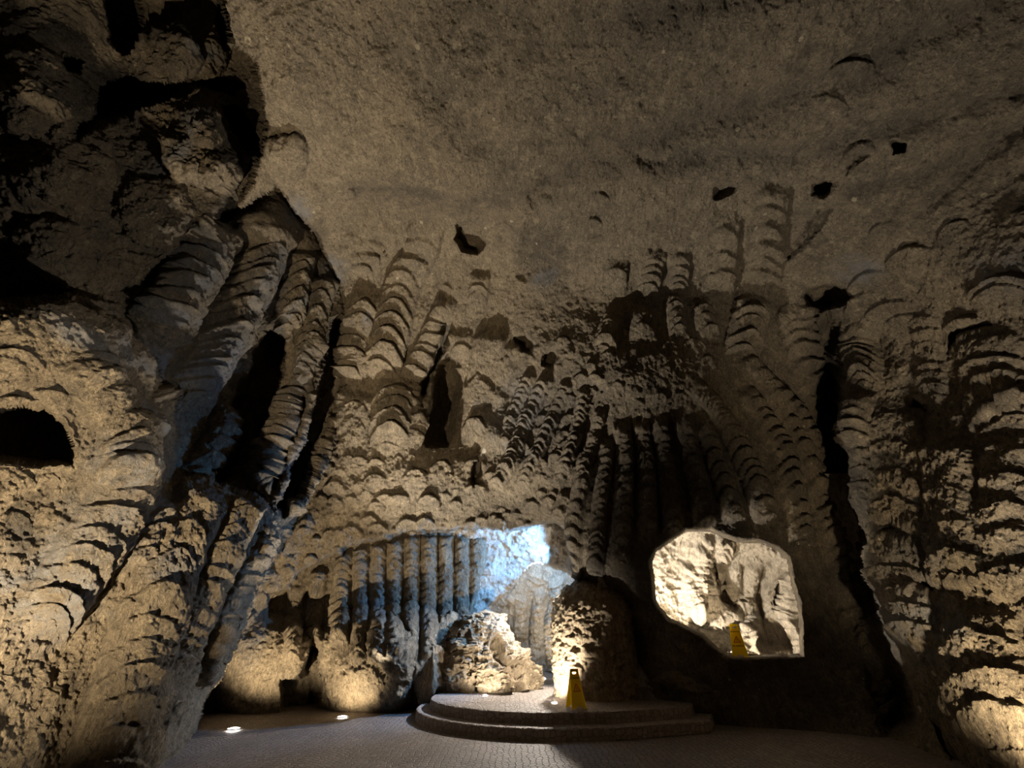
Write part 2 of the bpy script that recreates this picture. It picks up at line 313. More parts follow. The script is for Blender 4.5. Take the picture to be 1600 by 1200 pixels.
# dark gullies, pockets and holes, some carved in to stand for cast shadows
HOLES = [
 ([(-60,640),(0,637),(40,633),(75,640),(98,662),(112,700),(112,724),(70,722),(30,714),(-60,712)], 1.1, 5, 1),
 ([(415,520),(438,512),(446,560),(438,620),(405,690),(385,745),(345,752),(322,735),(348,680),(372,620),(392,560)], 1.2, 6, 4),
 ([(520,500),(534,498),(545,520),(542,590),(525,650),(500,720),(470,775),(443,808),(440,790),(462,720),(488,650),(500,590),(508,540)], 1.2, 6, 3),
 ([(470,590),(482,600),(470,660),(440,730),(425,760),(415,750),(440,680)], 0.7, 6, 3),
 ([(700,555),(715,560),(720,585),(712,640),(695,692),(672,694),(664,680),(675,640),(678,600),(688,570)], 1.3, 6, 3),
 ([(688,500),(700,498),(706,512),(690,560),(668,600),(660,650),(650,640),(662,580),(676,540)], 0.7, 6, 3),
 ([(715,352),(735,345),(752,355),(757,378),(745,396),(725,390),(712,372)], 0.8, 4, 1),
 ([(566,346),(590,345),(608,355),(600,366),(585,358)], 0.35, 4, 1),
 ([(806,528),(822,526),(834,540),(828,550),(812,548)], 0.45, 4, 1),
 ([(850,552),(866,545),(872,556),(862,574),(848,570)], 0.4, 4, 1),
 ([(1272,288),(1290,280),(1310,282),(1302,298),(1285,308),(1270,304)], 0.45, 5, 1),
 ([(1120,296),(1136,288),(1150,294),(1140,302),(1118,310)], 0.25, 5, 1),
 ([(1258,460),(1270,452),(1300,448),(1326,455),(1330,466),(1300,478),(1272,486),(1262,505),(1256,480)], 0.8, 5, 2),
 ([(1394,222),(1416,224),(1414,236),(1396,240)], 0.25, 3, 1),
 ([(1322,258),(1345,240),(1358,242),(1340,256),(1322,275)], 0.2, 4, 1),
 ([(1262,365),(1280,330),(1300,325),(1290,340),(1250,390),(1232,402)], 0.25, 6, 2),
 ([(740,720),(760,700),(752,740),(742,760),(735,750)], 0.5, 5, 2),
 ([(1505,622),(1520,600),(1560,594),(1610,592),(1610,606),(1560,604),(1530,612),(1522,632),(1508,640)], 0.45, 4, 1),
 ([(1522,650),(1535,632),(1570,624),(1610,628),(1610,634),(1570,634),(1545,642),(1528,662)], 0.4, 4, 1),
 ([(1485,520),(1500,512),(1530,504),(1552,508),(1530,516),(1505,522),(1488,540),(1480,552)], 0.4, 4, 1),
 ([(1418,635),(1428,625),(1450,632),(1450,643),(1422,642)], 0.5, 4, 1),
 ([(1384,818),(1395,812),(1420,828),(1448,838),(1450,850),(1410,838),(1352,836),(1370,826)], 0.8, 4, 2),
 ([(1420,905),(1445,903),(1470,915),(1530,918),(1500,926),(1460,926),(1430,920)], 0.6, 5, 2),
 ([(830,310),(850,300),(862,330),(850,370),(835,400),(822,440),(812,430),(822,370)], 0.18, 8, 5),
 ([(1290,480),(1318,540),(1318,620),(1330,760),(1360,880),(1400,1000),(1440,1130),(1390,1140),(1330,980),(1288,820),(1268,700),(1262,560)], 0.5, 16, 6),
 ([(592,930),(600,928),(602,960),(606,974),(598,970)], 0.3, 3, 1),
]
for poly, dl, soft, wp in HOLES:
    R = patch(R, poly, None, soft=soft * 2.0, warp=wp + 2.5, delta=dl)

# large blocks at the foot of the wall
for cx, cy, rx, ry, h in ((410,1050,85,95,.55),(565,1050,80,95,.8),(640,1010,60,60,.5)):
    q = ((U - cx) / rx) ** 2 + ((V - cy) / ry) ** 2; q = q ** 1.4
    R = R - h * np.sqrt(np.clip(1 - q + 0.2 * WN, 0, 1))

# ------------------------------------------------------------------ carved columns, rings and scallops
Hd = np.zeros_like(U)                          # displacement in metres towards the hall
def window(x0, x1, y0, y1):
    i0, i1 = np.searchsorted(AU, (x0, x1)); j0, j1 = np.searchsorted(AV, (y0, y1))
    return slice(max(j0, 0), j1 + 1), slice(max(i0, 0), i1 + 1)
def column(pts, w0, w1, period, bulge=0.8, ring=0.30, arch=1.0, power=1.0, fade=True):
    P = np.array(pts, float); W = max(w0, w1) + 4
    sl = window(P[:, 0].min() - W, P[:, 0].max() + W, P[:, 1].min() - W, P[:, 1].max() + W)
    u, v = U[sl], V[sl]; seg = np.linalg.norm(np.diff(P, axis=0), axis=1); tot = seg.sum()
    bd = np.full(u.shape, 1e9); S = np.zeros(u.shape); X = np.zeros(u.shape); acc = 0
    for i in range(len(P) - 1):
        e = P[i + 1] - P[i]; wx, wy = u - P[i][0], v - P[i][1]
        t = (wx * e[0] + wy * e[1]) / (e @ e)
        tc = np.clip(t, 0, 1); dd = np.hypot(wx - tc * e[0], wy - tc * e[1])
        sg = np.sign(e[0] * wy - e[1] * wx); k = dd < bd
        bd = np.where(k, dd, bd); S = np.where(k, acc + tc * seg[i] + np.where(tc != t, (t - tc) * seg[i], 0), S); X = np.where(k, sg * dd, X); acc += seg[i]
    wv = w0 + (w1 - w0) * np.clip(S / tot, 0, 1)
    wv = wv * (1 + 0.12 * WN[sl])
    q = np.clip(bd / wv, 0, 1); prof = np.sqrt(1 - q ** 2)
    # ring positions, irregular
    s = S - arch * wv * q ** 2 + 0.22 * period * WN[sl]
    edges = [-3 * period]
    while edges[-1] < tot + 3 * period: edges.append(edges[-1] + period * random.uniform(0.62, 1.38))
    edges = np.array(edges); k = np.clip(np.searchsorted(edges, s) - 1, 0, len(edges) - 2)
    f = (s - edges[k]) / (edges[k + 1] - edges[k])
    f = np.clip(f, 0, 1)
    amp = (0.55 + 0.9 * np.array([random.random() for _ in edges]))[k]
    saw = (1 - f) ** 0.8 * np.clip(f / 0.10, 0, 1)
    px_m = R[sl] / FOC * 1.15
    end = sstep(np.clip((S + w0 * .5) / (w0 * 1.0), 0, 1)) * sstep(np.clip((tot - S + w1 * .5) / (w1 * 1.6), 0, 1)) if fade else 1
    h = (bulge * prof * wv + ring * amp * saw * wv * prof ** 0.5) * px_m * end
    h = np.where(bd < wv * 1.0, h, 0)
    Hd[sl] = np.maximum(Hd[sl], h)
def scallop(cx, cy, w, h=None, depth=0.55, tilt=0.0, length=None, cut=0.35):
    """crescent lip: raised below an arch line, undercut above it"""
    h = h or w * 0.55; length = length or w * 1.6
    sl = window(cx - 1.6 * w, cx + 1.6 * w, cy - w - 6, cy + h + length + 6)
    u, v = U[sl] - cx, V[sl] - cy; ct, st = math.cos(tilt), math.sin(tilt)
    u, v = u * ct + v * st, -u * st + v * ct
    q = u / w; arc = h * q * q; d = v - arc + 1.2 * WN[sl]
    lat = np.sqrt(np.clip(1 - q * q, 0, 1)); px_m = R[sl] / FOC
    up = np.where(d > 0, np.clip(d / 2.2, 0, 1) * np.clip(1 - d / length, 0, 1) ** 1.2, 0) * depth * w * px_m * lat
    dn = np.where(d <= 0, np.exp(d / (w * 0.22)), 0) * cut * w * px_m * lat * 0.5
    Hd[sl] = np.maximum(Hd[sl], up) - dn
def scatter(poly, spacing, w, n_w=0.5, depth=0.5, tilt=0.0, seed=1, cut=0.3):
    r = random.Random(seed); P = np.array(poly); x0, y0 = P.min(0); x1, y1 = P.max(0); y = y0; row = 0
    while y < y1:
        x = x0 + (row % 2) * spacing * 0.5
        while x < x1:
            cx, cy = x + r.uniform(-.45, .45) * spacing, y + r.uniform(-.45, .45) * spacing
            if r.random() > 0.22 and psdf(poly, np.array([cx]), np.array([cy]))[0] > 0:
                ww = w * r.uniform(1 - n_w, 1 + n_w)
                scallop(cx, cy, ww, ww * r.uniform(.5, .85), depth, tilt + r.uniform(-.2, .2), None, cut)
            x += spacing
        y += spacing * 0.72; row += 1

# --- middle mass: tall fluted columns
for pts, a, b, p in (
 ([(948,690),(938,780),(930,900)],13,14,15),([(972,662),(976,760),(968,880)],15,16,17),([(1000,660),(1010,750),(1012,835)],15,16,17),([(1028,655),(1042,740),(1052,835)],14,17,17),
 ([(1066,655),(1088,750),(1102,825)],16,18,18),([(1098,665),(1128,745),(1148,812)],16,19,20),([(1128,650),(1175,745),(1196,815)],18,21,22),([(1160,612),(1215,700),(1250,850)],18,20,22),
 ([(1088,605),(1112,630),(1142,672)],15,16,11),([(1196,600),(1258,730),(1300,880),(1330,980)],17,20,24),([(1160,560),(1235,640),(1290,740),(1345,960),(1400,1120)],17,22,26),
 ([(915,730),(898,800),(893,905)],13,16,17),([(885,770),(872,812)],12,12,12),
 ([(855,590),(822,660),(800,720),(775,760)],12,14,11),([(830,585),(805,640),(790,700)],10,12,11),([(885,600),(862,660),(835,720),(815,760)],11,12,11),([(915,610),(900,680),(880,740)],11,12,11),([(938,640),(925,700),(905,740)],10,12,12)):
    column(pts, a, b, p, 0.75, 0.34, 1.0)
scatter([(750,745),(790,700),(850,640),(900,570),(930,560),(940,640),(925,720),(900,790),(870,812),(745,808)], 21, 10, seed=3, depth=.6)
scatter([(900,545),(1060,545),(1130,600),(1090,640),(940,645),(905,600)], 26, 8, seed=4, depth=.4)
scatter([(880,520),(1100,520),(1110,560),(880,560)], 24, 9, seed=5, depth=.45)
scatter([(505,712),(600,700),(740,712),(748,770),(700,800),(560,828),(450,842),(470,790)], 27, 13, seed=6, depth=.5)
scatter([(440,820),(560,818),(740,800),(870,800),(868,815),(740,822),(560,838),(450,890),(380,960),(370,930),(400,870)], 20, 9, seed=7, depth=.55)
scatter([(700,560),(800,520),(860,560),(790,690),(740,700)], 34, 10, seed=8, depth=.3)
# --- wall under the ledge: vertical flutes
for x0, y0, x1, y1, ww in ((540,862,530,960,15),(566,855,560,985,14),(592,848,588,990,14),(618,842,614,985,14),(645,838,640,985,14),(671,836,668,990,14),(697,836,694,985,13),(722,838,720,975,13),(747,838,742,960,13),(500,890,488,960,14),(463,920,455,990,14)):
    column([(x0, y0), (x1, y1 + 45)], ww, ww, 13, 0.8, 0.2, 0.9)
# --- left pillar and wall
for pts, a, b, p, rg in (
 ([(318,775),(268,870),(225,980),(190,1110),(165,1230)],44,66,44,.16),([(385,790),(330,900),(285,1010),(255,1120)],26,30,36,.2),([(425,830),(395,890),(350,980),(310,1070)],15,24,26,.3),
 ([(210,640),(195,700),(180,790),(120,880),(60,980)],44,52,38,.22),([(255,790),(222,850),(205,900)],30,30,26,.22),([(120,560),(160,620),(200,660)],46,44,40,.15)):
    column(pts, a, b, p, 0.55, rg, 0.75)
scatter([(0,720),(90,740),(60,900),(0,960)], 60, 26, seed=20, depth=.12)
scatter([(60,900),(200,880),(190,1000),(100,1180),(0,1190),(0,1000)], 34, 12, seed=21, depth=.11, tilt=-.4, cut=.2)
for cx, cy, ww in ((30,545,45),(15,560,40),(150,565,50),(90,610,40),(40,620,40),(250,622,14),(255,660,12),(200,700,44),(190,712,45),(408,836,14),(382,862,13)):
    scallop(cx, cy, ww, ww * .35, .18, 0.3, None, .25)
# --- tall dark columns behind
for pts, a, b, p in (
 ([(345,360),(300,430),(255,500),(225,520)],34,40,20),([(430,350),(395,430),(350,510),(305,590),(280,640)],38,42,20),([(470,400),(455,500),(440,520)],26,24,22),
 ([(480,520),(470,600),(425,700),(400,770)],17,22,20),([(520,650),(485,740),(455,800)],12,13,18),([(505,440),(490,520),(485,560)],22,18,22),([(355,640),(330,700),(310,745)],24,26,24)):
    column(pts, a, b, p, 0.75, 0.3, 0.8)
# --- upper middle
for pts, a, b, p in (
 ([(612,345),(585,380),(560,430)],44,30,22),([(668,350),(655,400),(632,440),(610,520),(592,590)],28,32,27),([(575,465),(560,520),(545,600)],26,28,27),([(752,430),(745,480)],16,16,18),
 ([(700,470),(672,530),(640,590)],17,18,20),([(770,520),(755,600),(745,690)],28,26,60),([(800,540),(780,600),(770,700)],18,16,60),([(622,600),(612,660),(610,700)],32,34,26),([(560,620),(548,690)],26,28,26),([(720,520),(722,560)],18,18,22),
 ([(655,620),(640,700)],18,18,26)):
    column(pts, a, b, p, 0.55, 0.24, 0.8)
for pts, a, b, p in (
 ([(1052,460),(1060,525)],15,16,15),([(1092,470),(1110,530)],16,18,17),([(1005,485),(1005,530)],20,22,24),([(960,490),(945,545)],16,20,20),([(1025,395),(1012,455)],18,18,18),([(1062,395),(1058,455)],18,18,15),([(965,410),(962,450)],18,18,22),
 ([(1208,295),(1200,360),(1190,440)],28,32,25),([(1175,470),(1158,555)],30,30,19),([(1235,480),(1250,560),(1280,640)],30,30,22),([(1340,500),(1352,570),(1350,600)],26,28,15),([(1345,620),(1345,700)],26,26,22),([(1305,540),(1300,580)],22,22,16),([(1135,340),(1120,460)],24,26,34)):
    column(pts, a, b, p, 0.5, 0.3, 0.7)
# --- right wall
for pts, a, b, p in (
 ([(1440,485),(1452,560),(1470,640)],24,26,20),([(1560,520),(1570,600),(1590,680)],62,66,30),([(1405,640),(1400,760),(1405,900),(1430,1010)],44,50,38),([(1490,690),(1490,800),(1510,930)],44,52,52),([(1580,680),(1585,800),(1600,960)],48,56,50),
 ([(1350,700),(1350,800)],20,22,24),([(1530,960),(1540,1060),(1570,1180)],60,80,70)):
    column(pts, a, b, p, 0.22, 0.15, 0.35)
for cx, cy, ww, t in ((1565,428,55,-.15),(1560,445,45,-.2),(1380,470,45,-.35),(1350,425,38,-.4),(1415,385,40,-.3),(1340,460,35,-.5),(1370,350,20,-.5),(1410,490,30,-.2),(1500,495,40,-.3),(1590,330,40,-.3),(1480,350,30,-.6),(1330,230,30,-.6),(1300,150,30,.2),(1325,95,40,-.2)):
    scallop(cx, cy, ww, ww * .4, .22, t, None, .3)
for cx, cy, ww, t in ((545,290,18,.5),(530,270,12,.5),(470,215,22,.4),(560,365,30,.35),(548,385,22,.5),(850,310,16,.2),(940,300,16,.2),(930,340,14,.2),(790,345,12,.2),(700,445,10,.4),(575,470,20,.4),(745,425,14,.1),(630,350,18,.5)):
    scallop(cx, cy, ww, ww * .5, .35, t, None, .3)

# ------------------------------------------------------------------ mesh the shell
PT = np.array(EYE) + D * R[..., None]
def smooth2(A, n):
    for _ in range(n):
        B = A.copy(); B[1:-1, 1:-1] = (A[1:-1, 1:-1] * 2 + A[:-2, 1:-1] + A[2:, 1:-1] + A[1:-1, :-2] + A[1:-1, 2:]) / 6; A = B
    return A
def normals(PT):
    gu = np.gradient(PT, axis=1); gv = np.gradient(PT, axis=0); n = np.cross(gv, gu)
    n /= np.linalg.norm(n, axis=-1, keepdims=True) + 1e-12
    s = np.sign((n * D).sum(-1)); return -n * s[..., None]
NB = normals(smooth2(PT, 8))
NB = NB - 0.35 * D / np.linalg.norm(D, axis=-1, keepdims=True); NB /= np.linalg.norm(NB, axis=-1, keepdims=True)
def blobs(L):
    A = np.zeros_like(U)
    for cx, cy, rx, ry, ang, s in L:
        c, n = math.cos(ang), math.sin(ang); x, y = U - cx, V - cy
        q = ((x * c + y * n) / rx) ** 2 + ((-x * n + y * c) / ry) ** 2
        A = np.maximum(A, s * np.clip(1.6 - 1.3 * np.sqrt(q) + 0.5 * WN, 0, 1))
    return A
ROUGH = np.clip(0.35 + blobs([(150,250,330,300,0,1.0),(400,600,200,330,-.4,1.0),(100,950,240,300,0,.5),(1450,800,200,300,0,.55),(540,1030,240,90,0,.45),(900,700,250,220,0,.25),(1250,350,400,150,0,.15)]), 0, 1.4)
h = Hd + ROUGH * (0.15 * fbm(PT, 1.1, 3) + 0.085 * fbm(PT, 3.3, 4, 0.55, 5)) + (0.03 + 0.035 * ROUGH) * fbm(PT, 9.0, 3, 0.6, 9) + 0.014 * fbm(PT, 26.0, 2, 0.6, 3) * (0.6 + ROUGH)
PT = PT + NB * h[..., None]
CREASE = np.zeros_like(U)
vault = np.clip((PT[..., 2] - 7.0) / 1.5, 0, 1)
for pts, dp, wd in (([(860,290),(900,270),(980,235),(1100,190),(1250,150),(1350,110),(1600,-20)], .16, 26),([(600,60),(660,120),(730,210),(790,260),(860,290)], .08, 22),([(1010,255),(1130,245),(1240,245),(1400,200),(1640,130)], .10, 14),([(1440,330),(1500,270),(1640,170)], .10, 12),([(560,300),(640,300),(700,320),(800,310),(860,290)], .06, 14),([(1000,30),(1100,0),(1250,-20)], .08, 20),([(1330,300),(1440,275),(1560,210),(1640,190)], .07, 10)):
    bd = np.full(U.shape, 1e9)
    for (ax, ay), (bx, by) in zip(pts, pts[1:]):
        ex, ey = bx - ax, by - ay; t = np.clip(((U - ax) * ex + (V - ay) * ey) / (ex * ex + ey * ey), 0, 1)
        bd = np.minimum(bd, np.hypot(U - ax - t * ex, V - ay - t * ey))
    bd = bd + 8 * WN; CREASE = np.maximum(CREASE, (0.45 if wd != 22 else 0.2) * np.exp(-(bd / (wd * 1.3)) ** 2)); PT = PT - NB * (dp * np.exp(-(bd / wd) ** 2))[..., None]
PT = PT + NB * (vault * (0.10 * fbm(PT, 0.8, 3, .5, 61) + 0.035 * fbm(PT * np.array([2.2, 1, 1]), 3.5, 4, .65, 71)))[..., None]
MIN = np.clip(blobs([(320,80,34,14,.4,1),(300,190,20,45,.5,1),(270,245,45,18,-.5,1),(385,200,18,50,-.3,.8),(300,420,60,26,-.8,1),(260,490,50,14,.2,1),(400,450,40,70,.4,1),(330,560,45,60,.4,1),(130,530,80,24,.5,.9),(230,560,70,24,.4,1),
   (230,660,16,34,-.2,1),(180,720,50,40,0,.8),(200,800,50,30,0,.6),(60,920,90,90,0,1),(150,830,70,60,0,.6),(250,890,50,34,0,.8),(460,340,26,34,.4,.9),(520,420,26,26,0,.9),(455,490,40,10,-.7,.9),(850,435,26,14,-.5,1),(575,500,9,24,0,1),
   (470,600,20,60,.2,.6),(460,730,20,90,.4,.7),(1340,420,50,24,0,.8),(1450,980,90,60,.4,.9),(1440,880,50,60,0,.5),(820,650,60,70,.6,.6),(290,780,60,20,0,.6),(585,930,26,60,0,.7),(1570,420,60,40,0,.5),(400,1000,20,50,.4,.4)]), 0, 1)
SHADE_TINT = np.clip(blobs([(180,130,110,40,-.2,.8),(60,40,100,40,0,.7),(250,40,110,40,0,.7),(380,200,40,80,0,.8),(120,390,160,50,0,.4),(340,460,150,120,-.6,.6),(400,650,130,160,-.4,.5),(330,350,50,70,-.6,.7),(480,600,60,170,.3,.5),(30,830,40,40,0,.6),  # shade painted into the colour of recesses and the hanging mass
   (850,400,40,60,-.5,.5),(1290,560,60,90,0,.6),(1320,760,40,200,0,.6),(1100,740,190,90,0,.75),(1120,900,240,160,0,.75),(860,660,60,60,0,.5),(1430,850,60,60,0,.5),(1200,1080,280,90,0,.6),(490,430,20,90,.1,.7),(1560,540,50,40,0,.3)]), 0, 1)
SHADE_TINT = np.maximum(SHADE_TINT, CREASE)  # crease shading also painted into the colour
WINDOW = [(1022,912),(1018,880),(1024,862),(1046,846),(1072,828),(1110,828),(1130,838),(1152,846),(1186,846),(1215,858),(1234,872),(1238,905),(1246,940),(1250,985),(1251,1024),(1200,1024),(1160,1027),(1138,1024),(1118,1012),(1098,992),(1070,978),(1045,968),(1030,950),(1024,935)]
PASSAGE = [(760,836),(800,830),(838,820),(868,814),(890,832),(899,865),(900,905),(896,960),(890,1120),(880,1400),(740,1400),(735,1060),(735,960),(750,900),(765,870)]
HOLE = np.maximum(psdf(WINDOW, U, V), psdf(PASSAGE, U, V)) + 2.0 * WN
# thickness of the rock around the openings: the surface turns inwards along the rim
RIM = np.clip((HOLE + 5) / 7, 0, 1)
PT = PT + (D / np.linalg.norm(D, axis=-1, keepdims=True)) * (0.55 * RIM ** 2)[..., None]

def mesh_from_grid(name, PT, keep, mat, attrs=None, smooth=True):
    H_, W_ = PT.shape[:2]
    idx = np.arange(H_ * W_).reshape(H_, W_)
    q = np.stack([idx[:-1, :-1], idx[1:, :-1], idx[1:, 1:], idx[:-1, 1:]], -1)[keep]
    used, inv = np.unique(q.ravel(), return_inverse=True); q = inv.reshape(-1, 4).astype(np.int32)
    co = PT.reshape(-1, 3)[used].astype(np.float32)
    me = bpy.data.meshes.new(name); me.vertices.add(len(co)); me.vertices.foreach_set('co', co.ravel())
    me.loops.add(q.size); me.loops.foreach_set('vertex_index', q.ravel())
    me.polygons.add(len(q)); me.polygons.foreach_set('loop_start', np.arange(0, q.size, 4, dtype=np.int32))
    me.polygons.foreach_set('loop_total', np.full(len(q), 4, np.int32))
    me.update(calc_edges=True)
    if smooth: me.polygons.foreach_set('use_smooth', np.ones(len(q), bool))
    for k, A in (attrs or {}).items():
        a = me.attributes.new(k, 'FLOAT', 'POINT'); a.data.foreach_set('value', A.ravel()[used].astype(np.float32))
    me.materials.append(mat)
    o = bpy.data.objects.new(name, me); COL.objects.link(o); return o
def fc(A): return (A[:-1, :-1] + A[1:, 1:]) * 0.5
Uc, Vc = fc(U), fc(V); Zc = np.maximum(np.maximum(PT[:-1, :-1, 2], PT[1:, 1:, 2]), np.maximum(PT[1:, :-1, 2], PT[:-1, 1:, 2]))
base_keep = (Zc > -0.12) & (fc(HOLE) < 2.2) & ~((Zc < 0.3) & (fc(HOLE) > -12) & (psdf(PASSAGE, Uc, Vc) > 0))
ceil_line = np.interp(Uc, [-3000, 0, 420, 560, 860, 1100, 1300, 1600, 4500], [-400, 20, 230, 320, 330, 340, 300, 200, -600])
reg = np.where(Vc < ceil_line, 3, np.where(Uc < np.interp(Vc, [-3000, 300, 500, 730, 860, 1100, 1200, 3000], [430, 480, 545, 500, 428, 300, 272, 200]), 0, np.where(Uc > np.interp(Vc, [-3000, 400, 600, 800, 1000, 1200, 3000], [1200, 1290, 1305, 1345, 1400, 1490, 1600]), 2, 1)))
A_ = {'mineral': MIN, 'shade_tint': SHADE_TINT}
def structure(o): o['kind'] = 'structure'; return o
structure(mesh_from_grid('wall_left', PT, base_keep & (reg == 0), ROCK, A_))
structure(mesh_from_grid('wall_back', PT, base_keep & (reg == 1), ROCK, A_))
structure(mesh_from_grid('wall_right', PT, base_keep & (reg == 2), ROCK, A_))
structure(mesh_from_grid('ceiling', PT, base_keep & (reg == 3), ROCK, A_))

# rear of the hall, behind the viewer
def rear():
    th = np.linspace(-math.pi, 0.0, 90); ph = np.linspace(-0.25, math.pi * 0.5, 50)
    T, Pp = np.meshgrid(th, ph)
    P = np.stack([15 * np.cos(T) * np.cos(Pp), -1.5 + 9.0 * np.sin(T) * np.cos(Pp), 14 * np.sin(Pp)], -1)
    P = P + (0.5 * fbm(P, 0.5, 4))[..., None] * np.array([.6, .6, .6])
    structure(mesh_from_grid('wall_rear', P, np.ones((49, 89), bool), ROCK))
rear()

# ------------------------------------------------------------------ side chambers seen through the openings
def chamber(name, win, ctrl, patches, cols, mat, step=1.5, rough=0.16, attrs=None):
    global U, V, AU, AV, WN, R, Hd, D
    save = (U, V, AU, AV, WN, R, Hd, D)
    x0, x1, y0, y1 = win
    AU = np.arange(x0, x1, step); AV = np.arange(y0, y1, step); U, V = np.meshgrid(AU, AV); D = dirs(U, V)
    WN = fbm(np.stack([U / 30, V / 30, np.zeros_like(U) + 3.3], -1), 1.0, 4, 0.55)
    R = tps(ctrl, U, V); Hd = np.zeros_like(U)
    for p in patches: R = patch(R, *p[0], **p[1])
    cols()
    P = np.array(EYE) + D * R[..., None]; nb = normals(smooth2(P, 6)); nb = nb - 0.3 * D / np.linalg.norm(D, axis=-1, keepdims=True)
    h = Hd + rough * fbm(P, 1.6, 4) + rough * 0.5 * fbm(P, 5.0, 4, 0.6, 4, True) + 0.012 * fbm(P, 24, 2, .6, 2)
    P = P + nb * h[..., None]
    Z = P[:-1, :-1, 2]
    o = mesh_from_grid(name, P, Z > -0.2, mat, {'mineral': np.zeros_like(U), 'shade_tint': np.zeros_like(U)})
    U, V, AU, AV, WN, R, Hd, D = save
    return structure(o)

def wcols():
    column([(1075,880),(1072,960)], 13, 13, 12, .8, .2, .7)
    column([(1098,850),(1088,900),(1082,975)], 15, 17, 13, .8, .25, .7)
    column([(1135,835),(1120,875)], 17, 17, 10, .7, .3, .8)
    column([(1108,838),(1103,870)], 12, 12, 9, .7, .3, .8)
    column([(1215,900),(1225,1000)], 28, 30, 12, .8, .15, .6)
    column([(1178,880),(1165,940),(1185,990)], 14, 14, 60, .9, .1, .6)
    column([(1145,880),(1150,930),(1178,985)], 12, 14, 50, .9, .1, .6)
    column([(1122,885),(1108,940)], 14, 16, 50, .7, .1, .6)
    column([(1150,940),(1172,980),(1190,1010)], 10, 14, 14, 1.0, .25, .6)
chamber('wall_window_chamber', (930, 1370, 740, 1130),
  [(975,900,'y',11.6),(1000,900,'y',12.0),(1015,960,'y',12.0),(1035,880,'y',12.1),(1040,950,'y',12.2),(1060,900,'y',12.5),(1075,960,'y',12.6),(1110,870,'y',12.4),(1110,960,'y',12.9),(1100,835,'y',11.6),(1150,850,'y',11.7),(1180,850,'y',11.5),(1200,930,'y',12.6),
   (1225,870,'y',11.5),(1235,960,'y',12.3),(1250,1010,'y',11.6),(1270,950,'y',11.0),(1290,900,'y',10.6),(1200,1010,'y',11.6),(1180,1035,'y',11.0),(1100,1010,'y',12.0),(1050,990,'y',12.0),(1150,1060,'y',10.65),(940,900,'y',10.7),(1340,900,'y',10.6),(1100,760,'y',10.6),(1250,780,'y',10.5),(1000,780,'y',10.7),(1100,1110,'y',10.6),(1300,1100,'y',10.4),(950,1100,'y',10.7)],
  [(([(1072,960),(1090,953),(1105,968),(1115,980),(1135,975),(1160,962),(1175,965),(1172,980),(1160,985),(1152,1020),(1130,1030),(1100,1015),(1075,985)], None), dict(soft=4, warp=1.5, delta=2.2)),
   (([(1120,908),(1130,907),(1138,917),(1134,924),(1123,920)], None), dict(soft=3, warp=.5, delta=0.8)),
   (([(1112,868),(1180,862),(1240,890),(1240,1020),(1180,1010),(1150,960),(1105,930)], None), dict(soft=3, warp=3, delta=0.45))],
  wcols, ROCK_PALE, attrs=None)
def pcols():
    column([(845,925),(838,980),(835,1060)], 11, 11, 10, .6, .3, .9)
    column([(872,905),(868,960),(865,1060)], 12, 12, 9, .6, .3, .9)
    column([(815,930),(812,1000)], 10, 11, 9, .4, .25, .9)
    scatter([(740,835),(880,825),(880,880),(800,890),(745,930)], 22, 9, seed=40, depth=.25)
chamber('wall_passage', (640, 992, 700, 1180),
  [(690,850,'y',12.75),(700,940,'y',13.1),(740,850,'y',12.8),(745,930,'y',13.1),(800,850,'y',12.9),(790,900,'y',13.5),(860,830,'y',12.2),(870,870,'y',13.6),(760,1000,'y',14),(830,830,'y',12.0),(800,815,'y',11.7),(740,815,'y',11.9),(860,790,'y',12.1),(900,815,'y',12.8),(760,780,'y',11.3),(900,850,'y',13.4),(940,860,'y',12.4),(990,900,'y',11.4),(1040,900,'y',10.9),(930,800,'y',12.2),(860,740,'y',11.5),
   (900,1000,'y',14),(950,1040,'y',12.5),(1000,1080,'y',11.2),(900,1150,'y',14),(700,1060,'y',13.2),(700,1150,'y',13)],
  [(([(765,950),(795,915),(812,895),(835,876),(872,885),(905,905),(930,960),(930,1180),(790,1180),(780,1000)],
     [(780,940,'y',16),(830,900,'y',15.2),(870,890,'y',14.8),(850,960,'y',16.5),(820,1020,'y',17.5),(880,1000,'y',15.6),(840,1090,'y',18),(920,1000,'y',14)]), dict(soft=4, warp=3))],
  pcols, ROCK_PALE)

# ------------------------------------------------------------------ floor
def new_obj(name, bm, mat, parent=None, smooth=True):
    me = bpy.data.meshes.new(name); bm.normal_update(); bm.to_mesh(me); bm.free()
    if smooth:
        for p in me.polygons: p.use_smooth = True
    if mat: me.materials.append(mat)
    o = bpy.data.objects.new(name, me); COL.objects.link(o)
    if parent: o.parent = parent
    return o
def grid_floor():
    X, Y = np.meshgrid(np.linspace(-11, 11, 180), np.linspace(-9, 20, 230))
    P = np.stack([X, Y, 0 * X], -1); P[..., 2] = 0.02 * fbm(P, 0.6, 3) * (np.hypot(X - .7, Y - 11.2) > 3.4)
    structure(mesh_from_grid('floor', P, np.ones((229, 179), bool), PAVE))
grid_floor()

def thing(name, label, cat, loc, rotz=0, group=None):
    o = bpy.data.objects.new(name, None); COL.objects.link(o); o.location = loc; o.rotation_euler = (0, 0, rotz)
    o['label'] = label; o['category'] = cat
    if group: o['group'] = group
    return o

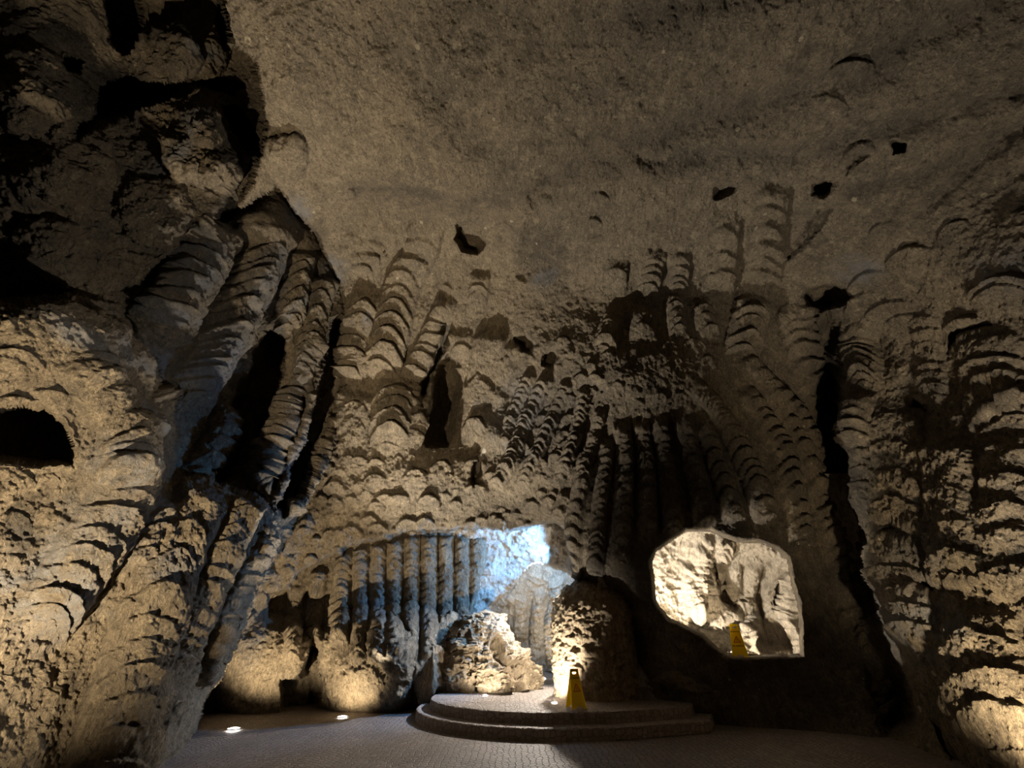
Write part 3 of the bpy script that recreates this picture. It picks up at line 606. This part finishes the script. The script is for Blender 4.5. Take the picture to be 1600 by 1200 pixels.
# ------------------------------------------------------------------ dais: two rounded steps of stone
DC = Vector((0.75, 11.25, 0))
def dais_step(name, rx, ry, z0, z1, xr, mat, parent, wob):
    bm = bmesh.new(); pts = []
    n = 120
    for i in range(n + 1):
        a = math.pi * 0.86 + (math.pi * 1.5 - math.pi * 0.86 + 0.0) * i / n
        r = 1 + wob * math.sin(i * 1.7) * 0.3
        x, y = rx * math.cos(a) * r, ry * math.sin(a) * r
        pts.append((x, y))
    xe = xr
    k = 14
    for i in range(1, k + 1): pts.append((pts[n][0] + (xe - pts[n][0]) * i / k, pts[n][1] + 0.10 * i / k))
    pts.append((xe, 1.6)); pts.append((pts[0][0] * 0.6, 1.6))
    def ringv(z, inset):
        vs = []
        c = Vector((0.2, 0.3))
        for p in pts:
            d = (Vector(p) - c); L = d.length; q = c + d * ((L - inset) / L)
            vs.append(bm.verts.new((q.x, q.y, z + wob * 0.5 * random.uniform(-1, 1))))
        return vs
    rings = [ringv(z0 - 0.02, 0), ringv(z0 + (z1 - z0) * .5, 0), ringv(z1 - 0.025, 0.0), ringv(z1 - 0.006, 0.012), ringv(z1, 0.035)]
    for a, b in zip(rings, rings[1:]):
        for i in range(len(pts)):
            j = (i + 1) % len(pts); bm.faces.new((a[i], a[j], b[j], b[i]))
    bm.faces.new(rings[-1])
    return new_obj(name, bm, mat, parent, smooth=False)
dais = thing('dais', 'low rounded stone dais with two curved paved steps in front of the lit passage', 'dais', DC)
dais_step('lower_step', 2.78, 2.24, 0, 0.17, 1.02 - 0.0, PAVE_DAIS, dais, 0.008)
dais_step('upper_step', 2.5, 1.94, 0.17, 0.34, 0.95, PAVE_DAIS, dais, 0.008)
# the paved path on top of the dais runs on into the passage
bm = bmesh.new()
for p in ((-2.6, 1.3), (0.9, 1.3), (0.9, 8.5), (-2.6, 8.5)): bm.verts.new((p[0], p[1], 0.33))
bm.verts.ensure_lookup_table(); bm.faces.new(bm.verts); r_ = bmesh.ops.extrude_face_region(bm, geom=bm.faces[:]); bmesh.ops.translate(bm, vec=(0, 0, -.33), verts=[v for v in r_['geom'] if isinstance(v, bmesh.types.BMVert)])
bmesh.ops.recalc_face_normals(bm, faces=bm.faces)
pf = new_obj('floor_passage', bm, PAVE_DAIS, None, smooth=False); pf.location = DC; structure(pf)
# right-hand landing, a low block in the dark beside the pillar
def slab(name, pts, z1, parent):
    bm = bmesh.new(); f = bm.faces.new([bm.verts.new((x, y, z1)) for x, y in pts])
    r = bmesh.ops.extrude_face_region(bm, geom=[f]); bmesh.ops.translate(bm, vec=(0, 0, -z1), verts=[v for v in r['geom'] if isinstance(v, bmesh.types.BMVert)])
    bmesh.ops.recalc_face_normals(bm, faces=bm.faces); bmesh.ops.bevel(bm, geom=bm.edges[:], offset=0.015, segments=2, affect='EDGES')
    return new_obj(name, bm, PAVE_DAIS, parent, smooth=False)
slab('side_landing', [(0.9, -1.9), (2.6, -1.35), (3.3, 0.0), (3.3, 1.3), (0.9, 1.3)], 0.335, dais)
slab('side_step', [(0.98, -2.2), (2.85, -1.62), (3.6, -0.1), (3.6, 1.3), (0.98, 1.3)], 0.168, dais)

# ------------------------------------------------------------------ stub pillar
def pillar():
    c = at(930, 1095, 'y', 10.75); cx, cy = c.x + 0.16, 11.35
    nu, nv = 420, 330
    th = np.linspace(0, 2 * math.pi, nu); t = np.linspace(0, 1, nv); T, S = np.meshgrid(th, t)
    Hh = 2.62; rad = 0.95
    # side up to the shoulder, then a rounded cap
    side = np.minimum(S / 0.62, 1); cap = np.clip((S - 0.62) / 0.38, 0, 1)
    z = side * (Hh - 0.8) + np.sin(cap * math.pi / 2) * 0.8
    r = rad * (1 - 0.03 * side) * np.cos(cap * math.pi / 2) ** 0.9 * (1 - 0.10 * np.exp(-z / .12))
    e = 2.2; se = (np.abs(np.cos(T)) ** e + np.abs(np.sin(T)) ** e) ** (-1 / e)
    X = r * se * np.cos(T); Y = r * 0.9 * se * np.sin(T)
    P = np.stack([X, Y, z], -1)
    n = np.stack([np.cos(T) * np.cos(cap * 1.5), np.sin(T) * np.cos(cap * 1.5), np.sin(cap * 1.5)], -1)
    # hand-pecked dimples in rough rows
    dd = fbm(P * np.array([1, 1, 1.6]), 7.0, 2, .5, 1); b = 0.075 * np.clip(dd, -.5, .6) + 0.05 * fbm(P, 2.2, 3) + 0.02 * fbm(P, 18, 3, .6, 7)
    P = P + n * b[..., None] + np.array([cx, cy, 0.0])
    P[:, -1] = P[:, 0]
    o = mesh_from_grid('rock_pillar', P, np.ones((nv - 1, nu - 1), bool), ROCK_BLOCK)
    o['label'] = 'stout round-topped rock pillar with a pecked rough surface beside the passage'; o['category'] = 'rock pillar'
    return cx, cy
PCX, PCY = pillar()

# ------------------------------------------------------------------ boulders and the rock heap on the dais
def rock_lump(name, loc, size, seed, cuts=9, rotz=0.0, parent=None, mat=ROCK_BLOCK, sub=5, rough=0.08, lean=(0, 0)):
    r = random.Random(seed)
    bm = bmesh.new(); bmesh.ops.create_icosphere(bm, subdivisions=sub, radius=1.0)
    co = np.array([v.co[:] for v in bm.verts])
    for _ in range(cuts):                                   # flatten facets
        n = Vector((r.gauss(0, 1), r.gauss(0, 1), r.gauss(0, .7))).normalized(); n = np.array(n); k = r.uniform(0.5, 0.8)
        d = co @ n; m = d > k; co[m] -= np.outer((d[m] - k) * 0.9, n)
    off = seed * 3.7
    co = co * (1 + 0.22 * fbm(co, 1.3, 3, .5, off) + 0.14 * fbm(co, 3.1, 4, .6, off + 3, True) + rough * fbm(co, 7.5, 3, .6, off + 7))[:, None]
    co = co * np.array(size)
    co[:, 0] += lean[0] * co[:, 2]; co[:, 1] += lean[1] * co[:, 2]
    for v, c in zip(bm.verts, co): v.co = c
    o = new_obj(name, bm, mat, parent, smooth=True)
    o.location = loc; o.rotation_euler = (0, 0, rotz)
    return o
heap = thing('rock_outcrop', 'jagged pale rock outcrop with pits and a pointed top on the dais', 'rock outcrop', (-0.85, 12.45, 0.34))
def heap_mesh():
    # a tapering crag built as one surface: angular radius over height, with ledges and pockets
    nu, nv = 520, 420
    th = np.linspace(0, 2 * math.pi, nu); t = np.linspace(0, 1, nv); T, S = np.meshgrid(th, t)
    Hh = 1.72
    rx = np.interp(S, [0, .08, .2, .34, .5, .66, .8, .92, 1], [1.42, 1.44, 1.3, 1.08, .84, .66, .52, .35, 0.0])
    ry = np.interp(S, [0, .2, .5, .8, .95, 1], [.75, .72, .55, .38, .25, 0.0])
    cxo = np.interp(S, [0, .3, .6, 1], [0.0, -.02, .05, .10])
    P = np.stack([rx * np.cos(T) + cxo, ry * np.sin(T), S * Hh], -1)
    n = np.stack([np.cos(T), np.sin(T), 0 * T + .35], -1); n /= np.linalg.norm(n, axis=-1, keepdims=True)
    big = fbm(P, 1.5, 3, .5, 21); led = fbm(P * np.array([1, 1, 1.5]), 2.6, 3, .55, 33, True)
    vor = np.abs(vnoise(P, 3.4, 12)); f = fbm(P, 11, 3, .6, 5)
    # broad steps: quantised facets
    qn = np.round((big + .12 * f) * 5) / 5
    pit = -0.30 * sstep((vnoise(P, 2.3, 44) - 0.28) / 0.14)
    b = 0.42 * qn + 0.14 * led + 0.10 * vor + 0.03 * f + pit
    b *= np.interp(S, [0, .9, 1], [1, .9, .15])
    P = P + n * b[..., None]; P[..., 2] = np.maximum(P[..., 2], 0.0); P[:, -1] = P[:, 0]
    o = mesh_from_grid('crag', P, np.ones((nv - 1, nu - 1), bool), ROCK_BLOCK); o.parent = heap
    o.location = (0.05, 0.05, -0.02)
heap_mesh()
rock_lump('foot_block', (-0.95, -0.35, 0.28), (.42, .34, .42), 5, parent=heap)
rock_lump('foot_block', (0.95, -0.25, 0.22), (.36, .3, .3), 9, parent=heap)
rock_lump('foot_block', (0.35, -0.62, 0.12), (.48, .22, .2), 12, parent=heap)
rock_lump('foot_block', (1.15, 0.1, 0.12), (.26, .24, .2), 15, parent=heap)
rock_lump('foot_block', (0.75, -0.52, 0.1), (.2, .18, .16), 17, parent=heap)

for (px, py, Y, sx, sy, sz, sd, rz, lab) in (
  (672,1045,12.0,.42,.5,.75,31,.3,'dark upright boulder leaning on the left flank of the outcrop behind the dais'),
  (625,1035,11.7,.42,.4,.34,33,.8,'angular boulder with a flat pale top low against the back wall left of the dais'),
  (652,1000,12.2,.52,.4,.34,35,-.5,'wide tilted boulder sitting above the others against the back wall left of the dais'),
  (610,1075,11.5,.36,.34,.26,37,.1,'small rounded boulder on the floor at the foot of the left back wall'),
  (700,990,12.6,.42,.4,.5,39,.4,'shadowed boulder wedged behind the outcrop under the blue-lit flutes')):
    p = at(px, py, 'y', Y)
    o = rock_lump('boulder', (p.x, p.y, p.z), (sx, sy, sz), sd, rotz=rz, sub=5)
    o['label'] = lab; o['category'] = 'boulder'; o['group'] = 'boulders at the foot of the back wall'

# ------------------------------------------------------------------ recessed floor lamps
def floor_lamp(loc, label, r=0.10, watts=0, col=NEUT, target=None, cone=120, name='recessed_floor_lamp'):
    t = thing(name, label, 'floor lamp', loc, 0, 'recessed floor lamps')
    bm = bmesh.new(); n = 40
    prof = [(r * .82, 0.0), (r * .82, .008), (r * .9, .014), (r * 1.12, .010), (r * 1.15, 0.0)]
    rings = [[bm.verts.new((q * math.cos(2 * math.pi * i / n), q * math.sin(2 * math.pi * i / n), z)) for i in range(n)] for q, z in prof]
    for a, b in zip(rings, rings[1:]):
        for i in range(n): bm.faces.new((a[i], b[i], b[(i + 1) % n], a[(i + 1) % n]))
    new_obj('rim', bm, STEEL, t)
    bm = bmesh.new(); c = bm.verts.new((0, 0, .018)); prev = None
    rr = [[bm.verts.new((q * r * math.cos(2 * math.pi * i / n), q * r * math.sin(2 * math.pi * i / n), z)) for i in range(n)] for q, z in ((.5, .016), (.83, .008))]
    for i in range(n):
        bm.faces.new((c, rr[0][i], rr[0][(i + 1) % n])); bm.faces.new((rr[0][i], rr[1][i], rr[1][(i + 1) % n], rr[0][(i + 1) % n]))
    new_obj('lens', bm, LENS, t)
    if watts:
        L = Vector(loc) + Vector((0, 0, 0.05)); spot('lamp_light', L, target or (L + Vector((0, 0, 1))), watts, col, cone, 0.6, 0.05)
    return t
p = at(365, 1139, 'z', 0.02)
floor_lamp((p.x, p.y, .02), 'glowing round lamp sunk in the floor nearest the left pillar', .12, 520, WARM, (p.x - .1, p.y + 1.6, 2.6), 110)
p = at(556, 1109, 'z', 0.02)
floor_lamp((p.x, min(p.y, 11.0), .02), 'glowing round lamp sunk in the floor midway between the left pillar and the dais', .11, 90, WARM, (p.x + .1, p.y + .9, 2.5), 130)
p = at(758, 1088, 'y', 11.3)
floor_lamp((p.x, p.y, .345), 'small glowing lamp in the dais right below the rock outcrop', .07, 60, NEUT, (p.x + .1, p.y + .5, 1.6), 165)
p = at(866, 1097, 'y', 10.3)
floor_lamp((p.x, p.y, .345), 'small glowing lamp in the dais at the foot of the round-topped pillar', .07, 420, NEUT, (p.x + .0, p.y + 1.1, 1.5), 115)
p = at(848, 1030, 'y', 14.6)
floor_lamp((p.x, p.y, .345), 'tiny far floor lamp glowing deep inside the passage', .09, 120, WARM, (p.x - .2, p.y + 1, 2.5), 130)

# light of the passage: a cool lamp fixed behind the right jamb and a second one behind the outcrop
spot('passage_cool_lamp', (1.45, 11.7, 3.25), (-2.2, 12.6, 2.9), 900, COOL, 120, .6, .08)
spot('passage_cool_wash', (1.2, 12.9, 3.4), (-0.6, 13.2, 3.2), 110, COOL, 140, .5, .08)
spot('passage_far_cool', (0.75, 13.2, 3.2), (0.6, 16.5, 2.2), 260, (0.45, 0.68, 1.0), 110, .7, .06)
spot('passage_white_lamp', (1.17, 12.3, 2.95), (-0.4, 11.2, 0.5), 900, NEUT, 105, .7, .05)

# lamps of the chamber behind the window opening
p = at(1026, 975, 'y', 11.0)
spot('window_chamber_lamp', (p.x - .12, 11.25, 1.35), (4.8, 12.4, 3.2), 620, NEUT, 165, .4, .06)
spot('window_chamber_jamb_lamp', (4.3, 11.0, 1.2), (5.0, 12.1, 2.2), 200, WARM, 150, .5, .05)

# ------------------------------------------------------------------ wet floor signs
def sign_panel(w0, w1, hgt, th, hole, cut):
    """tapered panel in the x-z plane with a hand hole and a notched foot, thickness along y"""
    bm = bmesh.new()
    def X(z): return w0 + (w1 - w0) * (z / hgt)
    outer = [(-X(0), 0), (-X(0) * .55, 0), (-X(0) * .45, cut), (X(0) * .45, cut), (X(0) * .55, 0), (X(0), 0), (X(hgt * .5), hgt * .5), (X(hgt * .97), hgt * .97), (X(hgt) * .92, hgt), (-X(hgt) * .92, hgt), (-X(hgt * .97), hgt * .97), (-X(hgt * .5), hgt * .5)]
    hx, hz0, hz1 = hole
    inner = [(-hx, hz0), (hx, hz0), (hx + .006, (hz0 + hz1) / 2), (hx, hz1), (-hx, hz1), (-hx - .006, (hz0 + hz1) / 2)]
    ov = [bm.verts.new((x, 0, z)) for x, z in outer]; iv = [bm.verts.new((x, 0, z)) for x, z in inner]
    es = [bm.edges.new((a[i], a[(i + 1) % len(a)])) for a in (ov, iv) for i in range(len(a))]
    bmesh.ops.triangle_fill(bm, use_beauty=True, edges=es)
    r = bmesh.ops.extrude_face_region(bm, geom=bm.faces[:]); bmesh.ops.translate(bm, vec=(0, th, 0), verts=[v for v in r['geom'] if isinstance(v, bmesh.types.BMVert)])
    bmesh.ops.recalc_face_normals(bm, faces=bm.faces)
    return bm
def tri_bm(s, th):
    bm = bmesh.new()
    o = [(0, s * .95), (-s * .55, 0), (s * .55, 0)]; c = (0, s * .317); i_ = [(c[0] + (x - c[0]) * .72, c[1] + (z - c[1]) * .72) for x, z in o]
    for k in range(3):
        a, b, cc, d = o[k], o[(k + 1) % 3], i_[(k + 1) % 3], i_[k]
        bm.faces.new([bm.verts.new((x, 0, z)) for x, z in (a, b, cc, d)])
    # slipping figure: head, trunk, arms and legs
    def stroke(p, q, wd):
        p, q = Vector(p), Vector(q); d = (q - p).normalized(); nrm = Vector((-d.y, d.x)) * wd * .5
        bm.faces.new([bm.verts.new((v.x, 0, v.y)) for v in (p + nrm, p - nrm, q - nrm, q + nrm)])
    for p, q, wd in (((-.02, .48), (.05, .28), .06), ((.05, .30), (-.12, .16), .05), ((.05, .30), (.17, .13), .05), ((-.01, .44), (.13, .40), .035), ((-.02, .43), (-.13, .36), .035)):
        stroke((p[0] * s, p[1] * s), (q[0] * s, q[1] * s), wd * s)
    bm.faces.new([bm.verts.new((-.04 * s + .045 * s * math.cos(a), 0, .55 * s + .045 * s * math.sin(a))) for a in [k * math.pi / 5 for k in range(10)]])
    r = bmesh.ops.extrude_face_region(bm, geom=bm.faces[:]); bmesh.ops.translate(bm, vec=(0, th, 0), verts=[v for v in r['geom'] if isinstance(v, bmesh.types.BMVert)])
    bmesh.ops.recalc_face_normals(bm, faces=bm.faces)
    return bm
def text_mesh(name, s, size, mat, parent, loc, rot):
    cu = bpy.data.curves.new(name, 'FONT'); cu.body = s; cu.size = size; cu.extrude = .0006; cu.align_x = 'CENTER'; cu.offset = .0012
    tmp = bpy.data.objects.new(name, cu); COL.objects.link(tmp)
    dg = bpy.context.evaluated_depsgraph_get(); me = bpy.data.meshes.new_from_object(tmp.evaluated_get(dg))
    bpy.data.objects.remove(tmp); me.materials.clear(); me.materials.append(mat)
    o = bpy.data.objects.new(name, me); COL.objects.link(o); o.parent = parent; o.location = loc; o.rotation_euler = rot
def wet_sign(loc, rotz, label, lower, sc=1.0, tipx=0.0):
    t = thing('wet_floor_sign', label, 'warning sign', loc, rotz, 'yellow wet floor signs'); t.scale = (sc, sc, sc)
    t.rotation_euler = (0, tipx, rotz)
    H_ = .62; a = math.radians(13)
    for sgn in (1, -1):
        pn = new_obj('panel', sign_panel(.152, .085, H_, .012, (.042, .535, .575), .035), YELLOW, t, smooth=False)
        # hinge line at the top, the two panels spread below
        if sgn == 1: pn.matrix_basis = Matrix.Translation((0, -.5 * .27, 0)) @ Matrix.Rotation(-a, 4, 'X')
        else: pn.matrix_basis = Matrix.Rotation(math.pi, 4, 'Z') @ Matrix.Translation((0, -.5 * .27, 0)) @ Matrix.Rotation(-a, 4, 'X')
        tr = new_obj('warning_triangle', tri_bm(.14, .0012), RED, pn, smooth=False); tr.location = (0, -.0012, .26)
        text_mesh('lettering', 'ATTENTION', .036, INK, pn, (0, -.0008, .46), (math.pi / 2, 0, 0))
        if lower: text_mesh('lettering', lower, .034, INK, pn, (0, -.0008, .19), (math.pi / 2, 0, 0))
    bm = bmesh.new(); bmesh.ops.create_cone(bm, cap_ends=True, segments=16, radius1=.011, radius2=.011, depth=.15, matrix=Matrix.Translation((0, 0, H_ * math.cos(a) - .006)) @ Matrix.Rotation(math.pi / 2, 4, 'Y'))
    new_obj('hinge', bm, YELLOW, t)
    return t
p = at(901, 1103, 'y', 9.72)
wet_sign((p.x, 9.80, .34), math.radians(20), 'yellow wet floor sign standing on the dais edge at the foot of the round-topped pillar', '')
p = at(1160, 1026, 'y', 10.35)
wet_sign((p.x, 10.42, p.z), math.radians(-28), 'yellow wet floor sign standing on the sill of the window-like opening', 'SOL GLISSANT', .97)
# rock sill under the window opening, carrying the sign
sill = rock_lump('window_sill', (0, 0, 0), (1.75, .5, .42), 51, rotz=0.03, mat=ROCK, sub=5, rough=.04)
sill.location = (p.x - .15, 10.75, p.z - .40); sill['kind'] = 'structure'
